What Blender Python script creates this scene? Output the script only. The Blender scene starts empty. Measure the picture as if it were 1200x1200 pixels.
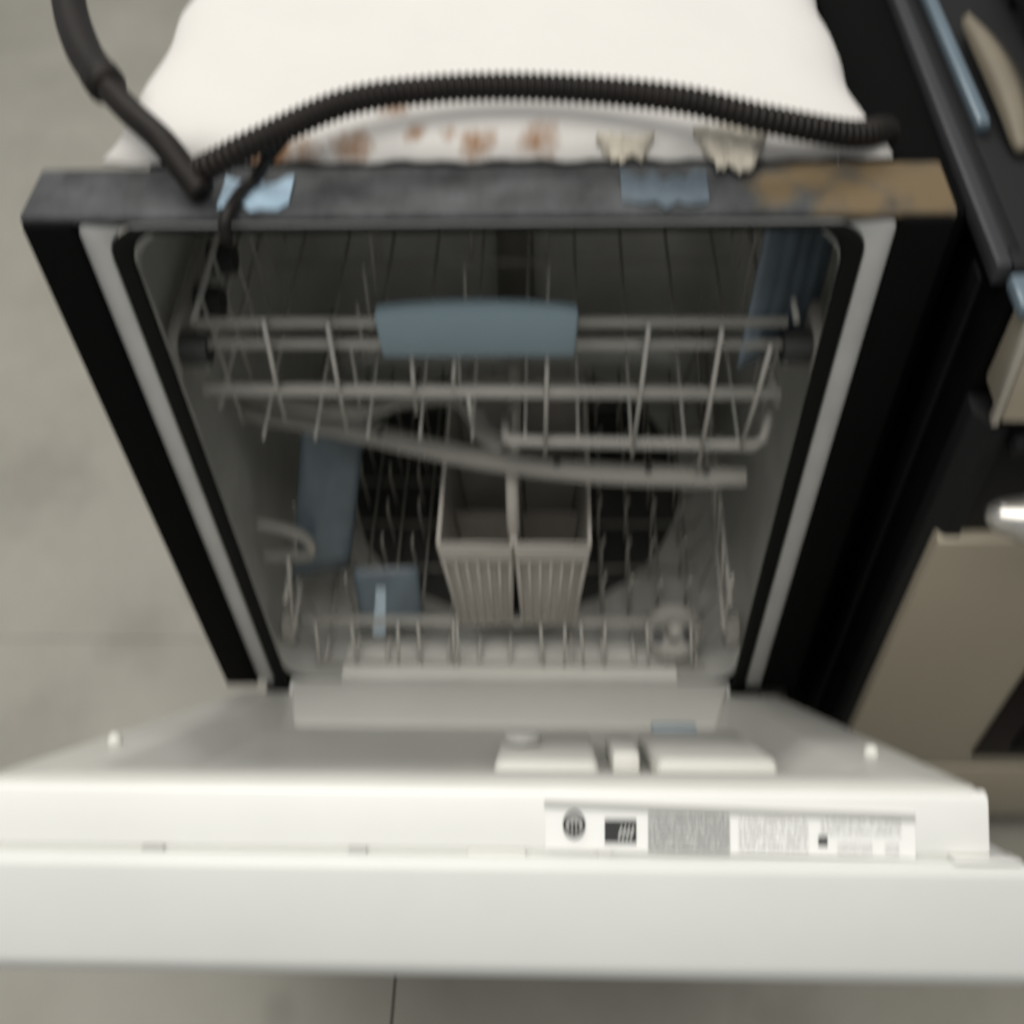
import bpy, bmesh, math, random
from mathutils import Vector, Matrix
random.seed(7)
SC = bpy.context.scene
COL = SC.collection
K = 0.85                      # height of the dishwasher's frame top above the floor

# ------------------------------------------------------------------ camera
def make_camera():
    cx, cy, cz = 0.04459, -0.58572, 0.43495
    p, yaw, roll = math.radians(51.3555), math.radians(-3.1897), math.radians(-2.3817)
    f = Vector((math.sin(yaw)*math.cos(p), math.cos(yaw)*math.cos(p), -math.sin(p)))
    r = Vector((math.cos(yaw), -math.sin(yaw), 0)); u = r.cross(f)
    c, s = math.cos(roll), math.sin(roll)
    r2 = c*r + s*u; u2 = -s*r + c*u
    cam = bpy.data.cameras.new('camera'); o = bpy.data.objects.new('camera', cam); COL.objects.link(o)
    m = Matrix(((r2.x, u2.x, -f.x, cx), (r2.y, u2.y, -f.y, cy), (r2.z, u2.z, -f.z, cz+K), (0, 0, 0, 1)))
    o.matrix_world = m
    cam.sensor_width = 36; cam.lens = 36*1300/1200
    cam.clip_start = 0.02; cam.clip_end = 60
    cam.dof.use_dof = True                     # the photograph is out of focus and soft all over
    cam.dof.focus_distance = 0.25
    cam.dof.aperture_fstop = 9.0
    cam.dof.aperture_ratio = 4.5
    SC.camera = o
make_camera()

# ------------------------------------------------------------------ light (indoor ceiling lights)
w = bpy.data.worlds.new('World'); SC.world = w; w.use_nodes = True
w.node_tree.nodes['Background'].inputs[0].default_value = (0.95, 0.97, 1.0, 1)
w.node_tree.nodes['Background'].inputs[1].default_value = 0.32
def area(name, loc, sx, sy, power, col, rot=(0, 0, 0)):
    l = bpy.data.lights.new(name, 'AREA'); l.shape = 'RECTANGLE'; l.size = sx; l.size_y = sy
    l.energy = power; l.color = col
    o = bpy.data.objects.new(name, l); COL.objects.link(o); o.location = (loc[0], loc[1], loc[2]+K); o.rotation_euler = rot
    return o
area('ceiling_lamp', (-0.30, -0.62, 2.1), 2.8, 1.5, 60, (1.0, 0.97, 0.91))
area('ceiling_lamp', (-0.9, 1.6, 2.2), 2.4, 0.6, 52, (1.0, 0.97, 0.92))
SC.view_settings.view_transform = 'Standard'; SC.view_settings.look = 'None'
SC.view_settings.gamma = 1; SC.view_settings.exposure = 0.0
SC.cycles.use_denoising = True
SC.cycles.max_bounces = 8

# ------------------------------------------------------------------ materials
def mat(name, col, rough=0.5, metal=0.0, spec=0.5, var=0.08, scale=9.0, bump=0.0, bscale=60.0, col2=None, coat=0.0, trans=0.0):
    m = bpy.data.materials.new(name); m.use_nodes = True
    nt = m.node_tree; b = nt.nodes['Principled BSDF']
    b.inputs['Roughness'].default_value = rough; b.inputs['Metallic'].default_value = metal
    b.inputs['Specular IOR Level'].default_value = spec
    b.inputs['Coat Weight'].default_value = coat
    b.inputs['Transmission Weight'].default_value = trans
    tc = nt.nodes.new('ShaderNodeTexCoord')
    n = nt.nodes.new('ShaderNodeTexNoise'); n.inputs['Scale'].default_value = scale; n.inputs['Detail'].default_value = 6
    n.inputs['Roughness'].default_value = 0.65
    nt.links.new(tc.outputs['Object'], n.inputs['Vector'])
    r = nt.nodes.new('ShaderNodeValToRGB')
    c2 = col2 or tuple(min(1, c*(1+var)) for c in col); c1 = tuple(c*(1-var) for c in col) if col2 is None else col
    r.color_ramp.elements[0].position = 0.3; r.color_ramp.elements[1].position = 0.7
    r.color_ramp.elements[0].color = (*c1, 1); r.color_ramp.elements[1].color = (*c2, 1)
    nt.links.new(n.outputs['Fac'], r.inputs[0]); nt.links.new(r.outputs[0], b.inputs['Base Color'])
    mr = nt.nodes.new('ShaderNodeMapRange'); mr.inputs[3].default_value = max(0.02, rough-0.08); mr.inputs[4].default_value = min(1, rough+0.1)
    nt.links.new(n.outputs['Fac'], mr.inputs[0]); nt.links.new(mr.outputs[0], b.inputs['Roughness'])
    if bump:
        n2 = nt.nodes.new('ShaderNodeTexNoise'); n2.inputs['Scale'].default_value = bscale; n2.inputs['Detail'].default_value = 4
        nt.links.new(tc.outputs['Object'], n2.inputs['Vector'])
        bp = nt.nodes.new('ShaderNodeBump'); bp.inputs['Strength'].default_value = bump; bp.inputs['Distance'].default_value = 0.004
        nt.links.new(n2.outputs['Fac'], bp.inputs['Height']); nt.links.new(bp.outputs[0], b.inputs['Normal'])
    return m

def spots(m, pts, col, noise_scale=40, amt=0.5):
    """stains: each (x,y,z,radius) in object coordinates, edges broken by noise"""
    nt = m.node_tree; b = nt.nodes['Principled BSDF']; L = nt.links
    tc = nt.nodes.new('ShaderNodeTexCoord')
    n = nt.nodes.new('ShaderNodeTexNoise'); n.inputs['Scale'].default_value = noise_scale; n.inputs['Detail'].default_value = 5
    L.new(tc.outputs['Object'], n.inputs['Vector'])
    acc = None
    for (x, y, z, rad) in pts:
        d = nt.nodes.new('ShaderNodeVectorMath'); d.operation = 'DISTANCE'; d.inputs[1].default_value = (x, y, z)
        L.new(tc.outputs['Object'], d.inputs[0])
        mp = nt.nodes.new('ShaderNodeMapRange'); mp.inputs[1].default_value = 0; mp.inputs[2].default_value = rad*1.7
        mp.inputs[3].default_value = 1; mp.inputs[4].default_value = 0
        L.new(d.outputs['Value'], mp.inputs[0])
        if acc is None: acc = mp.outputs[0]
        else:
            a = nt.nodes.new('ShaderNodeMath'); a.operation = 'MAXIMUM'; L.new(acc, a.inputs[0]); L.new(mp.outputs[0], a.inputs[1]); acc = a.outputs[0]
    a = nt.nodes.new('ShaderNodeMath'); a.operation = 'ADD'; L.new(acc, a.inputs[0]); L.new(n.outputs['Fac'], a.inputs[1])
    mp = nt.nodes.new('ShaderNodeMapRange'); mp.inputs[1].default_value = 0.72; mp.inputs[2].default_value = 1.25
    mp.inputs[3].default_value = 0; mp.inputs[4].default_value = amt
    L.new(a.outputs[0], mp.inputs[0])
    mx = nt.nodes.new('ShaderNodeMix'); mx.data_type = 'RGBA'
    old = b.inputs['Base Color'].links[0].from_socket
    L.new(mp.outputs[0], mx.inputs[0]); L.new(old, mx.inputs[6]); mx.inputs[7].default_value = (*col, 1)
    L.new(mx.outputs[2], b.inputs['Base Color'])

M = {}
M['floor'] = mat('floor_concrete', (0.255, 0.243, 0.205), 0.5, var=0.0, col2=(0.315, 0.30, 0.257), scale=4.5, bump=0.15, bscale=40)
spots(M['floor'], [(-.52, .22, 0, .05), (-.45, .30, 0, .03), (-.62, .05, 0, .08), (-.75, .5, 0, .09), (-.25, -.26, 0, .02), (-.2, -.3, 0, .015), (.3, -.27, 0, .05), (-.5, -.1, 0, .05)], (0.17, 0.16, 0.135), 22, 0.4)
M['grout'] = mat('floor_joint', (0.16, 0.15, 0.13), 0.9)
M['black'] = mat('black_paint', (0.003, 0.003, 0.003), 0.75, var=0.2, spec=0.05)
M['gasket'] = mat('black_rubber', (0.005, 0.005, 0.0045), 0.7, spec=0.12)
M['steel'] = mat('grey_flange', (0.46, 0.46, 0.445), 0.42, metal=0.0, var=0.10, scale=22)
M['bar'] = mat('painted_bar', (0.052, 0.055, 0.056), 0.5, var=0.6, scale=26, spec=0.2)
spots(M['bar'], [(0.290, -.25, K, 0.040), (0.262, -.235, K, 0.028), (0.24, -.26, K, 0.028), (0.215, -.235, K, 0.022), (0.19, -.25, K, 0.018)], (0.150, 0.108, 0.058), 48, 0.9)
M['tub'] = mat('grey_tub_steel', (0.70, 0.70, 0.665), 0.36, metal=0.4, var=0.10, scale=18)
M['sump'] = mat('shaded_sump', (0.05, 0.049, 0.046), 0.6, var=0.4, scale=12)
M['white'] = mat('white_door_enamel', (0.77, 0.77, 0.735), 0.32, var=0.03, scale=4, coat=0.2)
M['console'] = mat('white_console_plastic', (0.63, 0.638, 0.608), 0.42, var=0.035, scale=4)
M['inner'] = mat('off_white_inner_door', (0.57, 0.565, 0.525), 0.38, var=0.04, scale=8)
M['plastic'] = mat('off_white_plastic', (0.66, 0.655, 0.61), 0.4, var=0.03)
M['wire'] = mat('grey_coated_wire', (0.36, 0.35, 0.32), 0.4, var=0.08, scale=40)
M['darkwire'] = mat('dark_roller', (0.02, 0.02, 0.02), 0.5)
M['arm'] = mat('grey_arm_plastic', (0.27, 0.26, 0.235), 0.45)
M['basket'] = mat('beige_basket_plastic', (0.44, 0.415, 0.375), 0.5, var=0.06, scale=30)
M['bluegrey'] = mat('blue_grey_plastic', (0.195, 0.265, 0.305), 0.45, var=0.05)
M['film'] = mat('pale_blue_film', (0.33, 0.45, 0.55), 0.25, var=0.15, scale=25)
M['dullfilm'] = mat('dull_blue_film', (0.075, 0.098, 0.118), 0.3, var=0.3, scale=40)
M['bluepack'] = mat('dark_blue_film', (0.095, 0.125, 0.15), 0.32, var=0.25, scale=30, spec=0.6)
M['bluebright'] = mat('light_blue_film', (0.42, 0.52, 0.60), 0.3, var=0.1)
M['blanket'] = mat('white_insulation', (0.585, 0.568, 0.54), 0.9, var=0.02, scale=14, bump=0.25, bscale=30)
M['soiled'] = mat('yellowed_insulation', (0.50, 0.46, 0.38), 0.9, var=0.1, scale=60)
M['dirtyblanket'] = mat('soiled_insulation', (0.40, 0.37, 0.31), 0.9, var=0.3, scale=60)
M['hose'] = mat('black_hose', (0.011, 0.009, 0.0075), 0.5, spec=0.18, var=0.25, scale=30)
M['cable'] = mat('black_cable', (0.013, 0.011, 0.010), 0.5, spec=0.2)
M['rsteel'] = mat('stainless_front', (0.40, 0.355, 0.275), 0.42, metal=0.35, var=0.05, scale=3)
M['rsteel_edge'] = mat('stainless_edge', (0.42, 0.39, 0.33), 0.35, metal=0.4)
M['rside'] = mat('black_enamel_side', (0.0025, 0.0025, 0.0025), 0.6, var=0.3, spec=0.07)
M['rgrey'] = mat('charcoal_plastic', (0.010, 0.010, 0.0105), 0.5, spec=0.16)
M['glass'] = mat('black_oven_glass', (0.008, 0.0045, 0.005), 0.35, spec=0.08)
M['trim'] = mat('charcoal_trim', (0.036, 0.037, 0.040), 0.4, spec=0.25)
M['cap_reflection'] = mat('blue_grey_cap_and_reflection', (0.12, 0.16, 0.19), 0.3, metal=0.2)  # colour of the corner cap and of the painted cooktop reflection
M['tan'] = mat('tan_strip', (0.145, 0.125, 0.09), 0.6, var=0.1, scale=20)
M['chrome'] = mat('silver_handle', (0.62, 0.60, 0.56), 0.25, metal=0.85)
M['print_dark'] = mat('dark_print', (0.025, 0.025, 0.025), 0.5, var=0.2)
M['print_grey'] = mat('grey_print', (0.36, 0.36, 0.34), 0.5, var=0.08, scale=200)
M['print_mid'] = mat('mid_grey_print', (0.40, 0.40, 0.375), 0.5)
M['paper'] = mat('white_paper', (0.80, 0.80, 0.77), 0.6, var=0.01)

def text_mat(name, base, ink, rows, wd):
    """lines of small print, too soft to read in the photograph"""
    m = bpy.data.materials.new(name); m.use_nodes = True; nt = m.node_tree; L = nt.links
    b = nt.nodes['Principled BSDF']; b.inputs['Roughness'].default_value = 0.6
    tc = nt.nodes.new('ShaderNodeTexCoord'); sp = nt.nodes.new('ShaderNodeSeparateXYZ'); L.new(tc.outputs['UV'], sp.inputs[0])
    def math_(op, a, v=None):
        n = nt.nodes.new('ShaderNodeMath'); n.operation = op
        if hasattr(a, 'is_linked'): L.new(a, n.inputs[0])
        if v is not None:
            if hasattr(v, 'is_linked'): L.new(v, n.inputs[1])
            else: n.inputs[1].default_value = v
        return n.outputs[0]
    yy = math_('MULTIPLY', sp.outputs[1], rows); row = math_('FLOOR', yy); frc = math_('FRACT', yy)
    band = math_('MULTIPLY', math_('GREATER_THAN', frc, 0.3), math_('LESS_THAN', frc, 0.72))
    cb = nt.nodes.new('ShaderNodeCombineXYZ'); L.new(math_('MULTIPLY', sp.outputs[0], wd), cb.inputs[0]); L.new(math_('MULTIPLY', row, 7.3), cb.inputs[1])
    n = nt.nodes.new('ShaderNodeTexNoise'); n.inputs['Scale'].default_value = 1.0; n.inputs['Detail'].default_value = 2; L.new(cb.outputs[0], n.inputs['Vector'])
    msk = math_('MULTIPLY', band, math_('GREATER_THAN', n.outputs['Fac'], 0.44))
    mx = nt.nodes.new('ShaderNodeMix'); mx.data_type = 'RGBA'; L.new(msk, mx.inputs[0]); mx.inputs[6].default_value = (*base, 1); mx.inputs[7].default_value = (*ink, 1)
    L.new(mx.outputs[2], b.inputs['Base Color']); return m
M['text'] = text_mat('small_print', (0.78, 0.78, 0.75), (0.30, 0.30, 0.29), 7, 26)
M['text_dense'] = text_mat('dense_print', (0.46, 0.46, 0.44), (0.15, 0.15, 0.145), 8, 30)
# ------------------------------------------------------------------ helpers
class MB:
    """collects shapes (coordinates relative to the frame top, x right, y into the tub, z up)"""
    def __init__(s): s.v = []; s.f = []; s.uv = None
    def add(s, vs, fs):
        o = len(s.v); s.v += [tuple(v) for v in vs]; s.f += [tuple(i+o for i in f) for f in fs]; return s
    def box(s, x0, x1, y0, y1, z0, z1, fr=None):
        vs = [(x, y, z) for x in (x0, x1) for y in (y0, y1) for z in (z0, z1)]
        if fr: vs = [fr(*v) for v in vs]
        return s.add(vs, [(0, 1, 3, 2), (4, 6, 7, 5), (0, 4, 5, 1), (2, 3, 7, 6), (0, 2, 6, 4), (1, 5, 7, 3)])
    def tube(s, pts, rad, n=8, cap=True):
        P = [Vector(p) for p in pts]; R = rad if isinstance(rad, (list, tuple)) else [rad]*len(P)
        T = [(P[min(i+1, len(P)-1)]-P[max(i-1, 0)]).normalized() for i in range(len(P))]
        a = Vector((0, 0, 1)) if abs(T[0].z) < 0.9 else Vector((1, 0, 0))
        N = (a - a.dot(T[0])*T[0]).normalized(); vs = []; fs = []
        for i, p in enumerate(P):
            N = (N - N.dot(T[i])*T[i]).normalized(); B = T[i].cross(N)
            for k in range(n):
                t = 2*math.pi*k/n; vs.append(p + R[i]*(math.cos(t)*N + math.sin(t)*B))
        for i in range(len(P)-1):
            for k in range(n):
                k2 = (k+1) % n; fs.append((i*n+k, i*n+k2, (i+1)*n+k2, (i+1)*n+k))
        if cap:
            fs.append(tuple(range(n-1, -1, -1))); m = (len(P)-1)*n; fs.append(tuple(m+k for k in range(n)))
        return s.add(vs, fs)
    def prism(s, poly, d, fr=None):
        """poly: list of (a,b); extruded 0..d; fr maps (a,b,c) to a point"""
        n = len(poly); fr = fr or (lambda a, b, c: (a, b, c))
        vs = [fr(a, b, 0) for a, b in poly] + [fr(a, b, d) for a, b in poly]
        fs = [tuple(range(n-1, -1, -1)), tuple(range(n, 2*n))] + [(i, (i+1) % n, (i+1) % n+n, i+n) for i in range(n)]
        return s.add(vs, fs)
    def ring(s, inner, outer, d, fr):
        """plate between two loops of equal count, extruded 0..d"""
        n = len(inner); vs = [fr(a, b, 0) for a, b in inner]+[fr(a, b, 0) for a, b in outer]+[fr(a, b, d) for a, b in inner]+[fr(a, b, d) for a, b in outer]
        fs = []
        for i in range(n-1):
            j = i+1
            fs += [(i, j, n+j, n+i), (2*n+i, 3*n+i, 3*n+j, 2*n+j), (i, 2*n+i, 2*n+j, j), (n+i, n+j, 3*n+j, 3*n+i)]
        fs += [(0, n, 3*n, 2*n), (n-1, 3*n-1, 4*n-1, 2*n-1)]
        return s.add(vs, fs)
    def mesh(s, name, base=(0, 0, 0), bevel=0.0, smooth=False, seg=2):
        me = bpy.data.meshes.new(name)
        me.from_pydata([(v[0]-base[0], v[1]-base[1], v[2]+K-base[2]) for v in s.v], [], s.f)
        bm = bmesh.new(); bm.from_mesh(me)
        bmesh.ops.recalc_face_normals(bm, faces=bm.faces)
        if bevel:
            ed = [e for e in bm.edges if len(e.link_faces) == 2 and e.calc_face_angle(0) > 0.5]
            bmesh.ops.bevel(bm, geom=ed, offset=bevel, segments=seg, profile=0.5, affect='EDGES')
        bm.to_mesh(me); bm.free()
        if smooth:
            for p in me.polygons: p.use_smooth = True
        elif bevel:
            me.polygons.foreach_set('use_smooth', [True]*len(me.polygons))
            try: me.set_sharp_from_angle(angle=math.radians(28))
            except Exception: pass
        return me

def wpos(o):
    v = Vector((0, 0, 0))
    while o: v += o.location; o = o.parent
    return v
def tag(o, label=None, cat=None, group=None, kind=None):
    if label: o['label'] = label
    if cat: o['category'] = cat
    if group: o['group'] = group
    if kind: o['kind'] = kind
    return o
def thing(name, loc, label, cat, group=None):
    o = bpy.data.objects.new(name, None); COL.objects.link(o); o.empty_display_size = 0.05
    o.location = (loc[0], loc[1], loc[2]+K); return tag(o, label, cat, group)
def part(name, mb, m, parent=None, bevel=0.0, smooth=False, label=None, seg=2):
    base = wpos(parent) if parent else Vector((0, 0, 0))
    me = mb.mesh(name, base, bevel, smooth, seg); me.materials.append(M[m] if isinstance(m, str) else m)
    o = bpy.data.objects.new(name, me); COL.objects.link(o); o.parent = parent
    if label: o['label'] = label
    return o
def repeat(src, offs):
    """copies of one part, moved by offs, sharing its mesh"""
    for d in offs:
        c = src.copy(); c.parent = src.parent; c.location = src.location + Vector(d); COL.objects.link(c)
def spline(pts, n=12):
    P = [Vector(p) for p in pts]; out = []
    for i in range(len(P)-1):
        a = P[max(i-1, 0)]; b = P[i]; c = P[i+1]; d = P[min(i+2, len(P)-1)]
        for k in range(n):
            t = k/n
            out.append(0.5*((2*b) + (c-a)*t + (2*a-5*b+4*c-d)*t*t + (3*b-a-3*c+d)*t**3))
    out.append(P[-1]); return out
def arch(hw, top, bot, r, n=8):
    """open loop: up the left side, round the top corners, down the right side"""
    L = [(-hw, bot)]
    for k in range(n+1):
        t = math.pi - k*math.pi/2/n; L.append((-hw+r+r*math.cos(t), top-r+r*math.sin(t)))
    for k in range(n+1):
        t = math.pi/2 - k*math.pi/2/n; L.append((hw-r+r*math.cos(t), top-r+r*math.sin(t)))
    L.append((hw, bot)); return L

# ------------------------------------------------------------------ floor
FZ = -K
fl = MB().box(-3.2, 3.2, -2.2, 5.0, FZ-0.05, FZ-0.004)
floor = part('floor', fl, 'grout'); tag(floor, kind='structure')
jx = (-3.2, -1.327, -0.127, 1.073, 3.2); jy = (-2.2, -0.985, 0.215, 1.415, 2.615, 5.0)
for i in range(4):
    for j in range(5):
        t = MB().box(jx[i]+0.0015, jx[i+1]-0.0015, jy[j]+0.0004, jy[j+1]-0.0004, FZ-0.02, FZ)
        part('floor_tile', t, 'floor', floor, bevel=0.0006, seg=1)

# ------------------------------------------------------------------ dishwasher
DW = thing('dishwasher', (0, 0.28, FZ), 'white built-in dishwasher with its door hanging half open and black front frame', 'dishwasher')
ZB = -0.6
for s in (-1, 1):
    part('frame_post', MB().box(min(s*.2665, s*.30), max(s*.2665, s*.30), 0.0, 0.045, -0.597, -0.003), 'black', DW, bevel=0.003)
# top bar: flat strip over the front of the tub
part('top_bar', MB().box(-.302, .302, 0.005, 0.060, -0.007, 0.0), 'bar', DW, bevel=0.003)
# flange and gasket round the opening
fr = lambda a, b, c: (a, 0.006 + c, b)
part('opening_flange', MB().ring(arch(.2495, -.0078, ZB, .026), arch(.2662, -.0073, ZB, .006), 0.02, fr), 'steel', DW, bevel=0.0015)
fr2 = lambda a, b, c: (a, 0.003 + c, b)
part('door_gasket', MB().ring(arch(.2355, -.0135, ZB-.01, .024), arch(.2492, -.0085, ZB-.01, .027), 0.008, fr2), 'gasket', DW, bevel=0.004)
# tub: open box with rounded inside corners, floor sloped up to the front sill
def make_tub():
    mb = MB(); hw, y0, y1, zt, zb = .2625, .012, .54, -.020, -.635
    prof = []                                 # front opening loop then body loop
    def loop(hw, zt, zb, r, y, n=5):
        L = []
        for cx, cz, a0 in ((-hw+r, zt-r, 180), (hw-r, zt-r, 90), (hw-r, zb+r, 0), (-hw+r, zb+r, -90)):
            for k in range(n+1):
                t = math.radians(a0 - 90*k/n); L.append((cx+r*math.cos(t), y, cz+r*math.sin(t)))
        return L
    def fl(y): return zb if y > .10 else ZB - .004 + (zb-ZB+.004)*max(0, (y-.02)/.08)
    loops = [loop(.2375, -.016, ZB, .03, y0), loop(.240, -.020, fl(.03), .04, .022), loop(hw, -.020, fl(.06), .05, .05), loop(hw, -.020, zb, .05, .12),
             loop(hw, -.020, zb, .05, .48), loop(hw-.02, -.04, zb+.01, .05, .53), loop(hw-.06, -.08, zb+.05, .05, y1)]
    n = len(loops[0]); vs = sum(loops, [])
    fs = [(i*n+k, i*n+(k+1) % n, (i+1)*n+(k+1) % n, (i+1)*n+k) for i in range(len(loops)-1) for k in range(n)]
    fs.append(tuple((len(loops)-1)*n+k for k in range(n)))
    return mb.add(vs, fs)
tub = part('tub', make_tub(), 'tub', DW, smooth=True)
for p in tub.data.polygons: p.use_smooth = True
# outer shell of the tub and the base under it
sh = MB(); sp = [(-.2725, -.70), (-.2725, -.072), (-.2335, -.0105), (.2335, -.0105), (.2725, -.072), (.2725, -.70)]
si = [(-.2665, -.70), (-.2665, -.074), (-.2305, -.0165), (.2305, -.0165), (.2665, -.074), (.2665, -.70)]
sh.ring(si, sp, .50, lambda a, b, c: (a, .061+c, b)); sh.box(-.272, .272, .5615, .566, -.70, -.075)
part('tub_shell', sh, 'black', DW)
part('gap_shade_block', MB().box(.2735, .338, .065, .57, -.70, -.045), 'black', DW, bevel=.01)  # black block added to fill the shaded gap beside the range
part('base_box', MB().box(-.29, .29, .03, .56, FZ+.03, -.705), 'black', DW, bevel=.004)
part('kick_plate', MB().box(-.298, .298, .012, .028, FZ+.012, -.70), 'black', DW, bevel=.003)
for x in (-.26, .26):
    for y in (.08, .5): part('levelling_foot', MB().tube([(x, y, FZ), (x, y, FZ+.012), (x, y, FZ+.0125), (x, y, FZ+.03)], [.022, .022, .008, .008], 12), 'black', DW)
# sump and filter in the tub floor, widened and darkened for the shade there
sm = MB().tube([(.0, .32, -.6349), (.0, .32, -.6325), (.0, .32, -.632)], [.205, .205, .20], 36)
part('shaded_sump_filter', sm, 'sump', tub, bevel=0)
part('spray_tower', MB().tube([(0, .53, -.60), (0, .525, -.2), (0, .50, -.17)], [.025, .02, .016], 12), 'arm', tub, smooth=True)
part('floor_reflection_plate', MB().prism([(.0125, -.6025), (.030, -.6055), (.088, -.6305), (.098, -.6335), (.098, -.6345), (.0125, -.606)], .36, lambda a, b, c: (-.18+c, a, b)), 'plastic', tub, bevel=.001)  # pale plate added for light reflected at the front of the tub floor
# slide rails with rollers on the tub walls
for s in (-1, 1):
    x0, x1 = (s*.243, s*.253); rl = part('slide_rail', MB().box(min(x0, x1), max(x0, x1), .03, .50, -.172, -.142), 'arm', tub, bevel=.003)
    for k in range(7):
        y = .050 + k*.055
        part('roller', MB().tube([(s*.2425, y, -.157), (s*.222, y, -.157)], [.0145, .013], 12), 'darkwire', rl)
# sill across the bottom of the opening
part('sill', MB().prism([(.0115, -.600), (-.004, -.603), (-.020, -.622), (-.022, -.66), (.0115, -.66)], .47, lambda a, b, c: (-.235+c, a, b)), 'tub', DW, bevel=.004)
# blue film left on the bar
def filmstrip(x0, x1, y0, y1, seed):
    rnd = random.Random(seed); mb = MB(); n = 8; vs = []
    for i in range(n+1):
        x = x0+(x1-x0)*i/n
        for y in (y0+rnd.uniform(-.003, .004)+.006*abs(i-n/2)/n, (y0+y1)/2, y1+rnd.uniform(-.009, .002)):
            vs.append((x, y, .0012+rnd.uniform(0, .0016)))
    top = [(a*3+b, a*3+b+1, a*3+b+4, a*3+b+3) for a in range(n) for b in range(2)]
    m = len(vs); vs += [(x, y, z-.0009) for x, y, z in vs]
    bot = [tuple(i+m for i in f[::-1]) for f in top]
    return mb.add(vs, top+bot)
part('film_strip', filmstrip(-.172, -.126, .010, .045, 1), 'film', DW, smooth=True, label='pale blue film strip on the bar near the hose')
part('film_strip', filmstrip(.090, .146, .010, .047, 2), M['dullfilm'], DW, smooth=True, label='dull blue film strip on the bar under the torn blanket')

# ---- door: local frame, s along the door from hinge to top edge, n towards the tub
HP = Vector((0, .017, -.633)); UU = Vector((0, -.56559, .82468)); NN = Vector((0, .82468, .56559))
def D(x, s, n): return tuple(HP + Vector((x, 0, 0)) + UU*s + NN*n)
door = part('door', MB().box(-.2845, .2845, .03, .586, -.034, -.0235, D), 'inner', DW, bevel=.003)
# inner panel: flat border, sloped step, recess (one sheet with thickness)
def inner_panel():
    mb = MB()
    def rr(x0, x1, s0, s1, r, n, k=5):
        L = []
        for cx, cs, a0 in ((x0+r, s1-r, 180), (x1-r, s1-r, 90), (x1-r, s0+r, 0), (x0+r, s0+r, -90)):
            for i in range(k+1):
                t = math.radians(a0-90*i/k); L.append(D(cx+r*math.cos(t), cs+r*math.sin(t), n))
        return L
    loops = [rr(-.2845, .2845, .03, .590, .006, -.023), rr(-.2845, .2845, .03, .590, .006, -.004), rr(-.281, .281, .034, .587, .006, 0),
             rr(-.236, .236, .046, .545, .02, 0), rr(-.230, .230, .052, .539, .02, -.002), rr(-.212, .212, .145, .515, .02, -.020), rr(-.206, .206, .156, .507, .02, -.022)]
    n = len(loops[0]); vs = sum(loops, [])
    fs = [(i*n+k, i*n+(k+1) % n, (i+1)*n+(k+1) % n, (i+1)*n+k) for i in range(len(loops)-1) for k in range(n)]
    fs.append(tuple((len(loops)-1)*n+k for k in range(n)))
    return mb.add(vs, fs)
ip = part('inner_panel', inner_panel(), 'inner', door, smooth=True)
# top edge cap that carries the label, and the outer console beyond it
part('edge_cap', MB().prism([(.5865, -.001), (.592, -.005), (.592, -.036), (.5865, -.0365)], .573, lambda a, b, c: D(-.2865+c, a, b)), 'white', door, bevel=.0018)
part('console', MB().prism([(.30, -.040), (.597, -.0385), (.6035, -.044), (.5985, -.098), (.590, -.106), (.57, -.109), (.30, -.075)], .634, lambda a, b, c: D(-.330+c, a, b)), 'console', door, bevel=.003)
part('outer_panel', MB().box(-.302, .302, -.06, .2985, -.075, -.040, D), 'white', door, bevel=.004)
dfl = []
for s_, n_, hw_ in ((.018, -.0215, .2345), (.018, .0085, .2345), (.028, .0115, .2335), (.146, -.0180, .203), (.154, -.0215, .201)):
    dfl.append([D(-hw_, s_, n_), D(hw_, s_, n_)])
dm = MB(); dm.add([v for p in dfl for v in p], [(0, 1, 3, 2), (2, 3, 5, 4), (4, 5, 7, 6), (6, 7, 9, 8), (8, 9, 1, 0), (0, 2, 4, 6, 8), (9, 7, 5, 3, 1)])
part('splash_deflector', dm, 'plastic', door, bevel=.003)
# clips in the groove between edge cap and console
for x, w2 in ((-.179, .006), (-.063, .005), (.015, .016), (.075, .004)):
    part('groove_clip', MB().box(x-w2, x+w2, .5875, .5935, -.0398, -.0362, D), 'print_mid' if w2 < .01 else 'plastic', door, bevel=.0006)
part('groove_floor', MB().box(-.284, .284, .560, .5885, -.0405, -.0355, D), 'white', door)
part('corner_tab', MB().box(.264, .300, .584, .600, -.0383, -.0366, D), 'white', door, bevel=.0006)
for x, s in ((-.262, .440), (.258, .466)):
    part('bumper', MB().tube([D(x, s, -.001), D(x, s, .004), D(x, s, .0065)], [.0055, .005, .0025], 12), 'plastic', door, smooth=True)
# dispensers in the recess
part('rinse_aid_dispenser', MB().box(.006, .078, .30, .462, -.023, -.006, D), 'inner', door, bevel=.007, seg=3)
part('rinse_aid_cap', MB().tube([D(.024, .39, -.003), D(.024, .39, .003), D(.024, .39, .0045)], [.014, .014, .011], 20), 'print_grey', door)
part('dispenser_latch', MB().box(.088, .108, .33, .43, -.023, -.004, D), 'inner', door, bevel=.004)
part('detergent_dispenser', MB().box(.116, .198, .30, .462, -.023, -.004, D), 'inner', door, bevel=.006, seg=3)
part('blue_seal', MB().box(.128, .165, .285, .2985, -.0225, -.001, D), 'bluegrey', door, bevel=.002)
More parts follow.
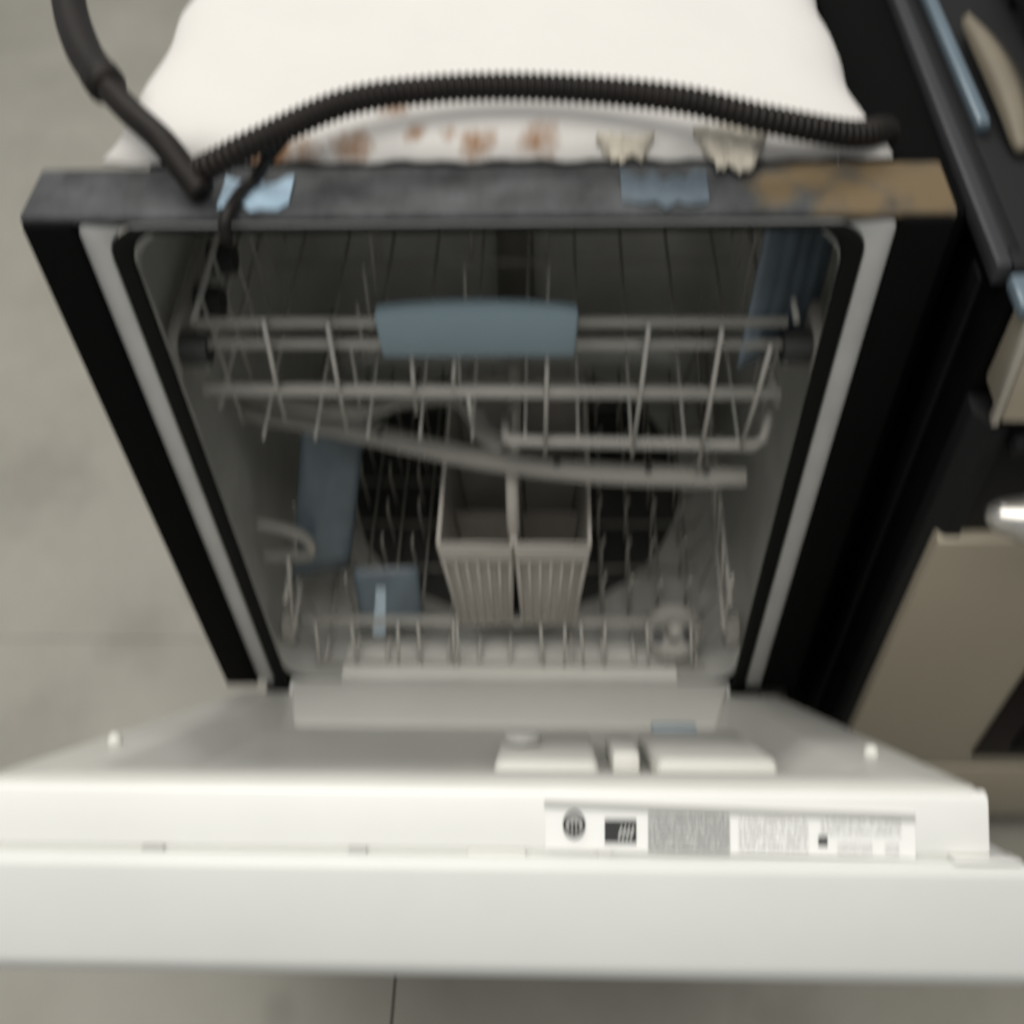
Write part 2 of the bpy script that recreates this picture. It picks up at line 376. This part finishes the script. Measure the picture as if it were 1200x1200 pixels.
# printed label along the edge cap (top edge plane is s = .592)
S0 = .592
def sheet(x0, x1, n0, n1, lift, th=.0003, skew=0.0):
    mb = MB(); mb.box(x0, x1, S0+lift-th, S0+lift, n1, n0, lambda x, s, n: D(x, s, n-skew*(x-.042)))
    return mb
SK = .03
st = part('label_sticker', sheet(.042, .2455, -.0095, -.0355, .0005, skew=.012), 'paper', door)
def uvsheet(name, x0, x1, n0, n1, m, lift=.0009, skew=.012):
    vs = [D(x0, S0+lift, n1-skew*(x0-.042)), D(x1, S0+lift, n1-skew*(x1-.042)), D(x1, S0+lift, n0-skew*(x1-.042)), D(x0, S0+lift, n0-skew*(x0-.042))]
    mb = MB().add(vs, [(0, 1, 2, 3)]); o = part(name, mb, m, door)
    uv = o.data.uv_layers.new(name='UV')
    co = {0: (0, 0), 1: (1, 0), 2: (1, 1), 3: (0, 1)}
    for lp in o.data.loops: uv.data[lp.index].uv = co[lp.vertex_index]
    return o
part('label_header', sheet(.0415, .2455, -.0085, -.0125, .0013, skew=.026), 'print_mid', door)
ring = MB(); pts = [D(.058+.0056*math.cos(t), S0+.0012, -.0215+.0068*math.sin(t)) for t in [2*math.pi*k/24 for k in range(25)]]
ring.tube(pts, .0008, 6)
for dx, h in ((-.0022, .004), (0, .0052), (.0022, .004)): ring.tube([D(.058+dx, S0+.0012, -.0215-h), D(.058+dx, S0+.0012, -.0215+h*.3)], .0007, 6)
part('label_emblem', ring, 'print_dark', door)
part('label_emblem_base', MB().prism([(.058+.005*math.cos(2*math.pi*k/20), -.0215+.006*math.sin(2*math.pi*k/20)) for k in range(20)], .0003, lambda a, b, c: D(a, S0+.0006+c, b)), 'print_grey', door)
part('label_black_box', sheet(.075, .0925, -.0185, -.0315, .0009), 'print_dark', door)
gl = MB()
for k in range(4): gl.tube([D(.0825+k*.0022, S0+.0011, -.029), D(.0845+k*.0022, S0+.0011, -.0225)], .0004, 4)
part('label_glints', gl, 'paper', door)  # pale strokes paint glints across the black box
uvsheet('label_print_block', .099, .144, -.0135, -.0350, 'text_dense')
uvsheet('label_print_block', .149, .187, -.0150, -.0335, 'text')
uvsheet('label_print_block', .194, .238, -.0135, -.0235, 'text')
uvsheet('label_print_block', .203, .222, -.0275, -.0335, 'text')
uvsheet('label_print_block', .229, .2365, -.0275, -.0335, 'text')
part('label_black_mark', sheet(.1925, .1975, -.0265, -.0315, .0011), 'print_dark', door)

# ------------------------------------------------------------------ insulation blanket on top
def blanket():
    mb = MB(); nx, ny = 64, 48; rnd = random.Random(3)
    ph = [(rnd.uniform(8, 45), rnd.uniform(8, 45), rnd.uniform(0, 6)) for _ in range(9)]
    def hgt(x, y): return sum(math.sin(a*x+b*y+c) for a, b, c in ph)*.0009
    def hw(y): return .249 + .017*math.exp(-max(0, y-.06)/.06) - .012*max(0, (y-.12)/.4)
    vs = []
    prof = [(-1.0, -.10), (-1.02, -.05), (-1.015, -.012)]
    for j in range(ny+1):
        v = j/ny; y = .0615 + v*.49
        e = min(1, v*ny/13); fe = math.sqrt(max(0, 1-(1-e)**2))
        be = min(1, (1-v)*ny/3.5); fe *= math.sqrt(max(0, 1-(1-be)**2))
        for i in range(nx+1):
            u = -1+2*i/nx; a = abs(u); W = hw(y) + .0025*math.sin(y*60+(3 if u > 0 else 0)) 
            ed = min(1, (1-a)*4.5); z = .003 + .027*fe*math.sqrt(max(0, 1-(1-ed)**2)) + hgt(u*.25, y)*fe
            yy = y + (.0012*math.sin(u*23)+.0012*math.sin(u*51+1) if j == 0 else 0)
            vs.append((u*W+.004, yy, z))
    fs = [(j*(nx+1)+i, j*(nx+1)+i+1, (j+1)*(nx+1)+i+1, (j+1)*(nx+1)+i) for j in range(ny) for i in range(nx)]
    m = len(vs); vs += [(x, y, .0005) for x, y, z in vs]
    rim = [i for i in range(nx+1)] + [j*(nx+1)+nx for j in range(1, ny+1)] + [ny*(nx+1)+i for i in range(nx-1, -1, -1)] + [j*(nx+1) for j in range(ny-1, 0, -1)]
    fs += [tuple(i+m for i in f[::-1]) for f in fs]
    fs += [(rim[k], rim[(k+1) % len(rim)], rim[(k+1) % len(rim)]+m, rim[k]+m) for k in range(len(rim))]
    return mb.add(vs, fs)
BL = thing('insulation_blanket', (0, .3, 0), 'white padded insulation blanket with brown rust stains lying on top of the dishwasher', 'insulation blanket')
cover = part('cover', blanket(), 'blanket', BL, smooth=True)
zz = 0.03
spots(M['blanket'], [(-.066, -.203, .028, .012), (-.090, -.236, .016, .014), (-.145, -.242, .010, .020), (-.120, -.243, .010, .014), (-.046, -.228, .02, .009), (-.024, -.229, .02, .009), (-.006, -.236, .016, .013), (.035, -.236, .018, .015)], (0.25, 0.125, 0.05), 70, 0.95)
def flap(cx, y0, w, l, seed, lift=.004):
    rnd = random.Random(seed); mb = MB(); n = 16; R_ = 6; vs = []; ln = .6
    for i in range(n+1):
        a = i/n; ln = min(1, max(.25, ln + rnd.uniform(-.14, .14)))
        L_ = l*ln*(math.sin(math.pi*min(.97, max(.03, a)))**.6)
        for j in range(R_):
            t = j/(R_-1)
            vs.append((cx + (a-.5)*w + rnd.uniform(-.0012, .0012) + .25*w*t*(.5-a), y0 - L_*t, lift + .012*(1-t)**1.4 + rnd.uniform(0, .004)))
    top = [(i*R_+j, i*R_+j+1, (i+1)*R_+j+1, (i+1)*R_+j) for i in range(n) for j in range(R_-1)]
    m = len(vs); vs += [(x, y, z-.003) for x, y, z in vs]
    fs = top + [tuple(i+m for i in f[::-1]) for f in top]
    rim = [i*R_ for i in range(n+1)] + [n*R_+j for j in range(1, R_)] + [i*R_+R_-1 for i in range(n-1, -1, -1)] + [j for j in range(R_-2, 0, -1)]
    fs += [(rim[k], rim[(k+1) % len(rim)], rim[(k+1) % len(rim)]+m, rim[k]+m) for k in range(len(rim))]
    return mb.add(vs, fs)
part('torn_flap', flap(.094, .066, .038, .026, 4, .004), 'soiled', BL, smooth=True, label='small pale torn flap hanging over the bar')
part('torn_flap', flap(.163, .072, .052, .042, 8, .006), 'dirtyblanket', BL, smooth=True, label='larger soiled torn flap hanging over the bar')

# ------------------------------------------------------------------ hoses and cable
def corrugated(pts, r, pitch, n=16):
    P = spline(pts, 80); L = [0]
    for a, b in zip(P, P[1:]): L.append(L[-1]+(b-a).length)
    N = int(L[-1]/pitch*5); out = []; rad = []; k = 0
    for i in range(N+1):
        d = L[-1]*i/N
        while k < len(L)-2 and L[k+1] < d: k += 1
        t = (d-L[k])/max(1e-9, L[k+1]-L[k]); out.append(P[k].lerp(P[k+1], t))
        rad.append(r*(1+.09*math.tanh(2.2*math.sin(2*math.pi*d/pitch))))
    return MB().tube(out, rad, n)
HZ = .052
hp = [(.285, .16, -.05), (.280, .115, -.015), (.262, .075, .012), (.235, .057, .022), (.18, .053, .036), (.129, .065, .0425), (.075, .077, .0425), (.018, .083, .0425), (-.037, .080, .0425), (-.09, .066, .042), (-.143, .036, .034), (-.170, .027, .025), (-.184, .030, .0165)]
dh = part('drain_hose', corrugated(hp, .0086, .0048), 'hose', None, smooth=True)
tag(dh, 'black corrugated drain hose arching across the white blanket', 'hose')
CO = thing('conduit_hose', (-.19, .03, 0), 'thicker smooth black hose with a collar rising to the upper left from the bar', 'hose')
cp = spline([(-.180, .016, .0105), (-.191, .028, .017), (-.208, .046, .029), (-.234, .072, .035), (-.258, .104, .036), (-.288, .155, .035), (-.320, .235, .036), (-.35, .36, .055), (-.33, .54, .045), (-.24, .63, -.04), (-.20, .65, -.35), (-.20, .66, FZ+.016)], 10)
part('hose_tube', MB().tube(cp, .0090, 16), 'hose', CO, smooth=True)
part('collar', MB().tube([p+Vector((0, 0, .0006)) for p in cp[38:72]], [.0105]+[.0135]*4+[.0125]*29, 16), 'hose', CO, smooth=True)
cb = MB().tube(spline([(-.128, .046, .030), (-.139, .040, .020), (-.150, .036, .0065), (-.156, .026, .0058), (-.161, .006, .0055), (-.164, -.004, .0005), (-.165, -.0045, -.010)], 8), .0042, 10)
tag(part('power_cable', cb, 'cable', None, smooth=True), 'thin black cable hanging from the corrugated hose down over the bar', 'cable')

# ------------------------------------------------------------------ upper dish rack
UR = thing('dish_rack', (0, .28, -.28), 'upper grey wire dish rack with a blue grey front handle', 'dish rack')
yF = .05
def bar(name, pts, r, parent, m='wire', n=8): return part(name, MB().tube(pts, r, n), m, parent, smooth=True)
bar('rail', [(-.228, yF, -.130), (.222, yF, -.132)], .0034, UR)
bar('rail', [(-.231, yF, -.152), (.226, yF, -.155)], .0034, UR)
bar('rail', [(-.236, yF-.004, -.198), (.228, yF-.004, -.204)], .0050, UR)
bar('rail', [(.006, yF+.035, -.268), (.006, yF+.008, -.266), (.008, yF, -.2625), (.012, yF-.002, -.262), (.216, yF-.002, -.268), (.224, yF+.002, -.264), (.228, yF+.014, -.24)], .0046, UR)
bar('rail', [(-.225, .50, -.13), (.222, .50, -.13)], .0035, UR)
bar('rail', [(-.225, .50, -.20), (.222, .50, -.20)], .0035, UR)
for s in (-1, 1):
    for z in (-.115, -.16, -.205): bar('side_rail', [(s*.229, yF, z-.016), (s*.229, .50, z)], .0028, UR)
for xa, za, xb, zb_ in ((-.172, -.122, -.176, -.232), (-.124, -.124, -.126, -.245), (-.063, -.150, -.066, -.225), (-.030, -.160, -.034, -.20), (-.022, -.20, -.020, -.245), (.042, -.14, .040, -.275), (.118, -.130, .114, -.279), (.173, -.134, .172, -.300), (.212, -.15, .205, -.27)):
    bar('front_wire', [(xa, yF-.006, za), (xa*.5+xb*.5, yF-.008, (za+zb_)/2), (xb, yF-.004, zb_)], .0021, UR, n=6)
src = bar('floor_wire', [(-.205, yF+.01, -.272), (-.205, .26, -.262), (-.205, .495, -.272)], .0019, UR, 'wire', 6)
repeat(src, [(.0455*k, 0, 0) for k in range(1, 10)])
src = bar('cross_wire', [(-.228, .12, -.2745), (.222, .12, -.2745)], .0019, UR, 'wire', 6)
repeat(src, [(0, .09*k, 0) for k in range(1, 5)])
src = bar('side_wire', [(-.229, .08, -.125), (-.226, .08, -.272)], .0018, UR, 'wire', 6)
repeat(src, [(0, .05*k, 0) for k in range(1, 9)])
src = bar('side_wire', [(.229, .08, -.125), (.226, .08, -.272)], .0018, UR, 'wire', 6)
repeat(src, [(0, .05*k, 0) for k in range(1, 9)])
src = bar('tine', [(-.125, .10, -.272), (-.122, .095, -.195)], .0019, UR, 'wire', 6)
repeat(src, [(0, .05*k, 0) for k in range(1, 8)] + [(.09, .05*k, 0) for k in range(0, 8, 2)] + [(.165, .05*k, 0) for k in range(0, 8, 2)])
hd = MB(); n = 12; lo = []; hi = []
for k in range(n+1):
    x = -.086 + .151*k/n; c = .006*(1-(2*k/n-1)**2); hi.append((x, -.108+c)); lo.append((x+(.002 if k == 0 else -.002 if k == n else 0), -.150))
part('handle', hd.prism(hi+lo[::-1], .014, lambda a, b, c: (a, yF-.019+c, b)), 'bluegrey', UR, bevel=.0035)
# upper spray arm hangs under the rack
arm = MB()
def ribbon(pts, wd, th):
    P = spline(pts, 6); vs = []; fs = []
    for i, p in enumerate(P):
        t = (P[min(i+1, len(P)-1)]-P[max(i-1, 0)]); t.z = 0; t.normalize(); nn = Vector((-t.y, t.x, 0))
        w_ = wd*(1 if 1 < i < len(P)-2 else .8)
        for a, b in ((-1, -1), (1, -1), (1, 1), (-1, 1)): vs.append(p + nn*(w_/2*a) + Vector((0, 0, th/2*b)))
    for i in range(len(P)-1):
        for k in range(4): fs.append((i*4+k, i*4+(k+1) % 4, i*4+4+(k+1) % 4, i*4+4+k))
    fs += [(3, 2, 1, 0), tuple(len(P)*4-4+k for k in range(4))]
    return vs, fs
arm.add(*ribbon([(-.245, .125, -.305), (-.15, .104, -.306), (-.07, .082, -.308), (0, .066, -.31), (.10, .052, -.31), (.216, .046, -.308)], .019, .010))
sa = part('spray_arm', arm, 'arm', UR, bevel=.003)
for x, y in ((-.20, .114), (-.11, .093), (.05, .0585), (.13, .0505), (.18, .048)): part('nozzle', MB().tube([(x, y, -.3035), (x, y, -.3015), (x, y, -.301)], [.0035, .0035, .0025], 8), 'darkwire', sa)
a2 = MB(); a2.add(*ribbon([(-.235, .132, -.290), (-.14, .112, -.292), (-.09, .126, -.290), (-.048, .130, -.290), (-.028, .115, -.293), (-.016, .09, -.297), (.004, .075, -.300)], .018, .010))
part('feed_tube', a2, 'arm', UR, bevel=.003)

# ------------------------------------------------------------------ lower dish rack
LR = thing('dish_rack', (0, .28, -.60), 'lower grey wire dish rack with rows of tines, holding the cutlery basket', 'dish rack')
yL = .042
bar('rail', [(-.222, .062, -.5625), (.205, .062, -.5645)], .0050, LR)
bar('rail', [(-.210, yL-.010, -.600), (.210, yL-.010, -.602)], .0024, LR)
bar('rail', [(-.20, .49, -.53), (.20, .49, -.53)], .004, LR)
for x in (-.205, -.165, -.119, -.0935, -.059, -.0535, .0375, .060, .0805, .103, .150, .196):
    k = random.uniform(-.004, .004)
    bar('front_wire', [(x+k, .056, -.558), (x, yL-.012, -.602)], .0018, LR, n=6)
src = bar('floor_wire', [(-.20, .035, -.604), (-.20, .08, -.607), (-.20, .49, -.607)], .0019, LR, n=6)
repeat(src, [(.0335*k, 0, 0) for k in range(1, 13)])
src = bar('cross_wire', [(-.215, .10, -.6095), (.215, .10, -.6095)], .0019, LR, n=6)
repeat(src, [(0, .065*k, 0) for k in range(1, 7)])
src = bar('tine', [(-.105, .10, -.607), (-.107, .098, -.545), (-.104, .096, -.528)], .0019, LR, n=6)
offs = []
for j in range(6):
    for x in (-.069, -.034, 0, .207, .236, .265, .296):
        if (x, j) != (0, 0): offs.append((x+random.uniform(-.003, .003), .052*j, random.uniform(-.004, .004)))
repeat(src, offs)
for s in (-1, 1):
    for z in (-.50, -.55): bar('side_rail', [(s*.226, yL, z), (s*.232, .49, z)], .0028, LR)
    for k in range(10):
        y = .05+k*.044
        bar('side_wire', [(s*(.212+random.uniform(-.008, .004)), y, -.606), (s*.228, y+random.uniform(-.01, .01), -.55), (s*(.222+random.uniform(-.012, .008)), y+random.uniform(-.01, .016), -.452)], .0019, LR, n=6)
    for y in (.075, .40):
        wh = part('wheel', MB().tube([(s*.233, y, -.592), (s*.248, y, -.592)], .021, 18), 'wire', LR, bevel=.003)
# folding loop on the left side and round vented cap at the right front
part('folding_loop', MB().tube(spline([(-.246, .085, -.425), (-.215, .082, -.432), (-.198, .08, -.447), (-.200, .08, -.468), (-.225, .082, -.475), (-.250, .085, -.478)], 6), .0050, 8), 'arm', LR, smooth=True)
VC = Vector((.176, .060, -.577)); ax = Vector((0, -.50, .866)); e1 = Vector((1, 0, 0)); e2 = ax.cross(e1)
def vc(a, b, c): return tuple(VC + e1*a + e2*b + ax*c)
cap = part('vented_cap', MB().tube([vc(0, 0, -.035), vc(0, 0, -.008), vc(0, 0, 0), vc(0, 0, .003)], [.026, .031, .030, .026], 24), 'arm', LR, smooth=False)
for k in range(3):
    cx_, cy_ = (k-1)*.0165, -.004-.003*abs(k-1)
    part('vent_hole', MB().prism([(cx_+.0065*math.cos(a), cy_+.0085*math.sin(a)) for a in [2*math.pi*i/12 for i in range(12)]], .0012, lambda a, b, c: vc(a, b, .0026+c)), 'darkwire', cap)
part('cap_neck', MB().tube([vc(0, .0, .003), vc(0, .0, .022), vc(0, 0, .034)], [.010, .0085, .006], 14), 'wire', cap, smooth=True)

# ------------------------------------------------------------------ cutlery basket
CB = thing('cutlery_basket', (.008, .17, -.60), 'beige plastic cutlery basket with two open compartments and a lattice front', 'cutlery basket')
bx0, bx1, by0, by1, bt, bb = -.0625, .0815, .047, .275, -.408, -.5565
HALF = ((0, .487), (.508, 1)); LOW = ((.085, .455), (.545, .915))     # each half tapers to the bottom
def bq(h, u, v, w_):                   # h half, u across the half, v depth, w height (all 0..1)
    a = LOW[h][0]+(HALF[h][0]-LOW[h][0])*w_; b = LOW[h][1]+(HALF[h][1]-LOW[h][1])*w_
    return (bx0+(bx1-bx0)*(a+(b-a)*u), by0+(by1-by0)*v + .010*(1-w_)*(1-2*v), bb+(bt-bb)*w_)
def slab(h, a, b, c, d, th):           # four-cornered wall with thickness along its normal
    A, B, C_, D_ = [Vector(bq(h, *x)) for x in (a, b, c, d)]; n_ = (B-A).cross(D_-A).normalized()*th
    return MB().add([A, B, C_, D_, A+n_, B+n_, C_+n_, D_+n_], [(0, 1, 2, 3), (7, 6, 5, 4), (0, 4, 5, 1), (1, 5, 6, 2), (2, 6, 7, 3), (3, 7, 4, 0)])
for h in (0, 1):
    part('side_wall', slab(h, (0, 0, 0), (0, 1, 0), (0, 1, 1), (0, 0, 1), -.002), 'basket', CB)
    part('side_wall', slab(h, (1, 0, 0), (1, 1, 0), (1, 1, 1), (1, 0, 1), .002), 'basket', CB)
    part('back_wall', slab(h, (.02, .99, 0), (.98, .99, 0), (.98, .99, 1), (.02, .99, 1), .002), 'basket', CB)
    part('floor_plate', slab(h, (.02, .01, .01), (.98, .01, .01), (.98, .98, .01), (.02, .98, .01), .002), 'basket', CB)
    part('rim', MB().tube([bq(h, 0, 0, 1), bq(h, 0, 1, 1), bq(h, 1, 1, 1), bq(h, 1, 0, 1), bq(h, 0, 0, 1)], .0026, 8), 'basket', CB, smooth=True)
    part('front_rim', slab(h, (0, -.012, .86), (1, -.012, .86), (1, -.012, 1), (0, -.012, 1), .003), 'basket', CB)
    lat = MB()
    for k in range(7): lat.tube([bq(h, .02+.96*k/6, -.010, .0), bq(h, .02+.96*k/6, -.010, .87)], .0013, 6)
    for k in range(11): lat.tube([bq(h, 0, -.006, .03+.082*k), bq(h, 1, -.006, .03+.082*k)], .0012, 6)
    part('lattice_front', lat, 'basket', CB, smooth=True)
    part('front_backing', slab(h, (.02, .012, .02), (.98, .012, .02), (.98, .012, .86), (.02, .012, .86), .001), 'basket', CB)
    for v in (.40, .7): part('divider', slab(h, (.03, v, .02), (.97, v, .02), (.97, v, .55), (.03, v, .55), .0015), 'basket', CB)
    part('foot_rail', MB().box(*((-.046, .0) if h == 0 else (.02, .066)), .20, .21, -.6065, -.558), 'basket', CB, bevel=.002)
part('carry_handle', MB().tube(spline([(.0092, .06, -.408), (.0092, .062, -.36), (.0092, .09, -.318), (.0092, .17, -.31), (.0092, .24, -.325), (.0092, .268, -.405)], 6), .0062, 8), 'basket', CB, smooth=True)

# ------------------------------------------------------------------ blue plastic bits in the tub
def packet(name, cx, cy, cz, wx, wz, tilt, th, m, seed, label, ribs=7, lean=0.0):
    rnd = random.Random(seed); mb = MB(); nx, nz = 14, 8; vs = []
    for sgn in (0, 1):
        for j in range(nz+1):
            for i in range(nx+1):
                a = i/nx-.5; b = j/nz-.5
                puff = th*(1-(2*a)**4)*(1-(2*b)**4)*.5*(1+.4*math.sin(a*ribs*6.28)) + .0006
                x = a*wx; d = (puff if sgn else -puff) + rnd.uniform(-.0006, .0006); z = b*wz
                vs.append((cx + x*math.cos(tilt) - d*math.sin(tilt) + lean*b, cy + x*math.sin(tilt) + d*math.cos(tilt) + .25*wz*b, cz + z))
    n1 = (nx+1)*(nz+1); fs = []
    for j in range(nz):
        for i in range(nx):
            q = j*(nx+1)+i; fs.append((q, q+1, q+nx+2, q+nx+1)); fs.append((q+n1+nx+1, q+n1+nx+2, q+n1+1, q+n1))
    rim = [i for i in range(nx+1)] + [j*(nx+1)+nx for j in range(1, nz+1)] + [nz*(nx+1)+i for i in range(nx-1, -1, -1)] + [j*(nx+1) for j in range(nz-1, 0, -1)]
    fs += [(rim[(k+1) % len(rim)], rim[k], rim[k]+n1, rim[(k+1) % len(rim)]+n1) for k in range(len(rim))]
    mb.add(vs, fs); o = part(name, mb, m, None, smooth=True); return tag(o, label, 'plastic packet')
packet('plastic_packet', -.178, .115, -.415, .062, .20, .25, .012, 'bluepack', 11, 'tall dark blue plastic sleeve standing at the left of the lower rack', lean=.04)
packet('plastic_packet',   .226, .080, -.112, .078, .125, .6, .010, 'bluepack', 12, 'ribbed dark blue plastic packet between the upper rack and the right tub wall', ribs=5, lean=.01)
pk = thing('plastic_packet', (-.13, .07, -.60), 'crumpled blue plastic packet with a pale stripe, left of the cutlery basket', 'plastic packet')
b1 = packet('packet_body', -.127, .076, -.542, .068, .082, .05, .014, 'bluepack', 13, 'x')
for k_ in ('label', 'category'): del b1[k_]
b1.parent = pk; b1.location = -wpos(pk)
st2 = MB().prism([(-.148, -.583), (-.134, -.583), (-.128, -.520), (-.138, -.520)], .001, lambda a, b, c: (a, .0655+c+.25*(b+.55), b))
part('pale_stripe', st2, 'bluebright', pk)

# ------------------------------------------------------------------ range beside the dishwasher
RG = thing('kitchen_range', (.73, .28, FZ), 'black sided kitchen range with stainless front and silver handle, right of the dishwasher', 'range')
rx0, rx1, ry0, ry1 = .346, 1.106, -.048, .66
side = part('side_panel', MB().box(rx0, rx0+.012, -.010, ry1, FZ+.03, -.055), 'rside', RG, bevel=.002)
for y in (.03, .10, .19): part('side_rib', MB().box(rx0-.004, rx0+.001, y, y+.022, FZ+.06, -.075), 'rgrey', side, bevel=.002)
part('side_panel', MB().box(rx1-.012, rx1, -.010, ry1, FZ+.03, -.055), 'rside', RG, bevel=.002)
part('back_panel', MB().box(rx0+.012, rx1-.012, ry1-.015, ry1-.003, FZ+.03, -.055), 'rside', RG)
part('body', MB().box(rx0+.0125, rx1-.0125, -.008, ry1-.016, FZ+.035, -.058), 'rside', RG)
part('front_post', MB().prism([(rx0-.002, -.012), (rx0-.002, -.030), (rx0+.010, -.046), (rx0+.022, -.046), (rx0+.022, -.012)], .62, lambda a, b, c: (a, b, -.145-c)), 'rgrey', RG, bevel=.002)
# cooktop
part('cooktop_glass', MB().box(rx0+.012, rx1-.012, .02, ry1-.01, -.052, -.043), 'rgrey', RG, bevel=.002)
part('cooktop_trim', MB().box(rx0-.010, rx0+.0015, .0, ry1, -.056, -.0385), 'trim', RG, bevel=.003)
part('cooktop_frame', MB().box(rx0+.002, rx1, .0, .0195, -.056, -.0405), 'rgrey', RG, bevel=.003)
part('cooktop_frame', MB().box(rx0+.002, rx0+.0117, .0197, ry1, -.056, -.0415), 'rgrey', RG, bevel=.002)
part('reflection_strip', MB().box(rx0+.0125, rx0+.023, .155, ry1-.02, -.0425, -.032), 'cap_reflection', RG, bevel=.003)  # raised strip stands in for a bluish reflection on the cooktop
part('corner_cap', MB().box(rx0-.004, rx0+.03, -.040, -.006, -.052, -.040), 'cap_reflection', RG, bevel=.004)
# control panel, black band, handle, oven door, drawer
part('control_panel', MB().prism([(-.046, -.042), (-.056, -.130), (-.012, -.130), (-.012, -.042)], rx1-rx0-.008, lambda a, b, c: (rx0+.006+c, a, b)), 'rsteel', RG, bevel=.003)
part('panel_edge', MB().prism([(-.0475, -.044), (-.0575, -.131), (-.050, -.131), (-.040, -.044)], .0055, lambda a, b, c: (rx0+.0+c, a, b)), 'rsteel_edge', RG, bevel=.001)
part('vent_band', MB().box(rx0+.0225, rx1, -.040, -.012, -.2735, -.1345), 'rgrey', RG, bevel=.004)
part('vent_ledge', MB().box(rx0+.024, rx1, -.056, -.041, -.168, -.150), 'rgrey', RG, bevel=.004)
od = part('oven_door', MB().box(rx0+.004, rx1, -.050, -.0095, -.665, -.272), 'rsteel', RG, bevel=.003)
part('oven_window', MB().box(rx0+.137, rx1-.11, -.0535, -.0505, -.640, -.40), 'glass', od, bevel=.001)
part('window_step', MB().box(rx0+.170, rx1-.14, -.0555, -.054, -.62, -.42), 'rside', od, bevel=.0005)
hpts = [(.354, -.086, -.190), (.361, -.088, -.191), (.378, -.090, -.193), (.43, -.091, -.193), (.7, -.091, -.193), (1.06, -.091, -.193), (1.08, -.088, -.192)]
hn = part('door_handle', MB().tube(hpts, [.005, .011, .0165, .0185, .0185, .0185, .006], 16), 'chrome', RG, smooth=True)
for x in (.44, 1.04): part('handle_mount', MB().box(x-.012, x+.012, -.080, -.041, -.202, -.184), 'chrome', hn, bevel=.003)
part('drawer', MB().box(rx0+.004, rx1, -.050, -.0095, -.795, -.671), 'rsteel', RG, bevel=.003)
part('toe_space', MB().box(rx0+.03, rx1-.03, .0, .02, FZ+.004, -.80), 'rside', RG)
# burner grate and tan shape on the cooktop
gr = thing('burner_grate', (.50, .30, -.043), 'black burner grate on the range cooktop in the top right corner', 'grate')
for k in range(4): part('grate_bar', MB().box(.43, .60, .24+.05*k, .252+.05*k, -.0425, -.012), 'rgrey', gr, bevel=.003)
for x in (.425, .588): part('grate_bar', MB().box(x, x+.012, .225, .41, -.028, -.010), 'rgrey', gr, bevel=.003)
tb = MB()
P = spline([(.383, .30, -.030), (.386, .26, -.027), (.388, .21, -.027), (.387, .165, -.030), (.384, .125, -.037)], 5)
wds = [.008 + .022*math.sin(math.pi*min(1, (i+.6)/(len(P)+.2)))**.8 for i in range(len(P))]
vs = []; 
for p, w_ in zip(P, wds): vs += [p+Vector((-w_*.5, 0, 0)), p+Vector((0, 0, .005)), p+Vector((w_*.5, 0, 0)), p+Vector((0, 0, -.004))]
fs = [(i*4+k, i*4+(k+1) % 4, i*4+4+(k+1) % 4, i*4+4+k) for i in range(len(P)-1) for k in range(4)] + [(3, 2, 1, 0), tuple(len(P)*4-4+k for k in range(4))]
tag(part('tan_shape', tb.add(vs, fs), 'tan', None, smooth=True), 'long narrow tan leaf-shaped stand-in for an unidentified mark on the black cooktop', 'spoon rest')  # tan shape added for a mark of unknown nature
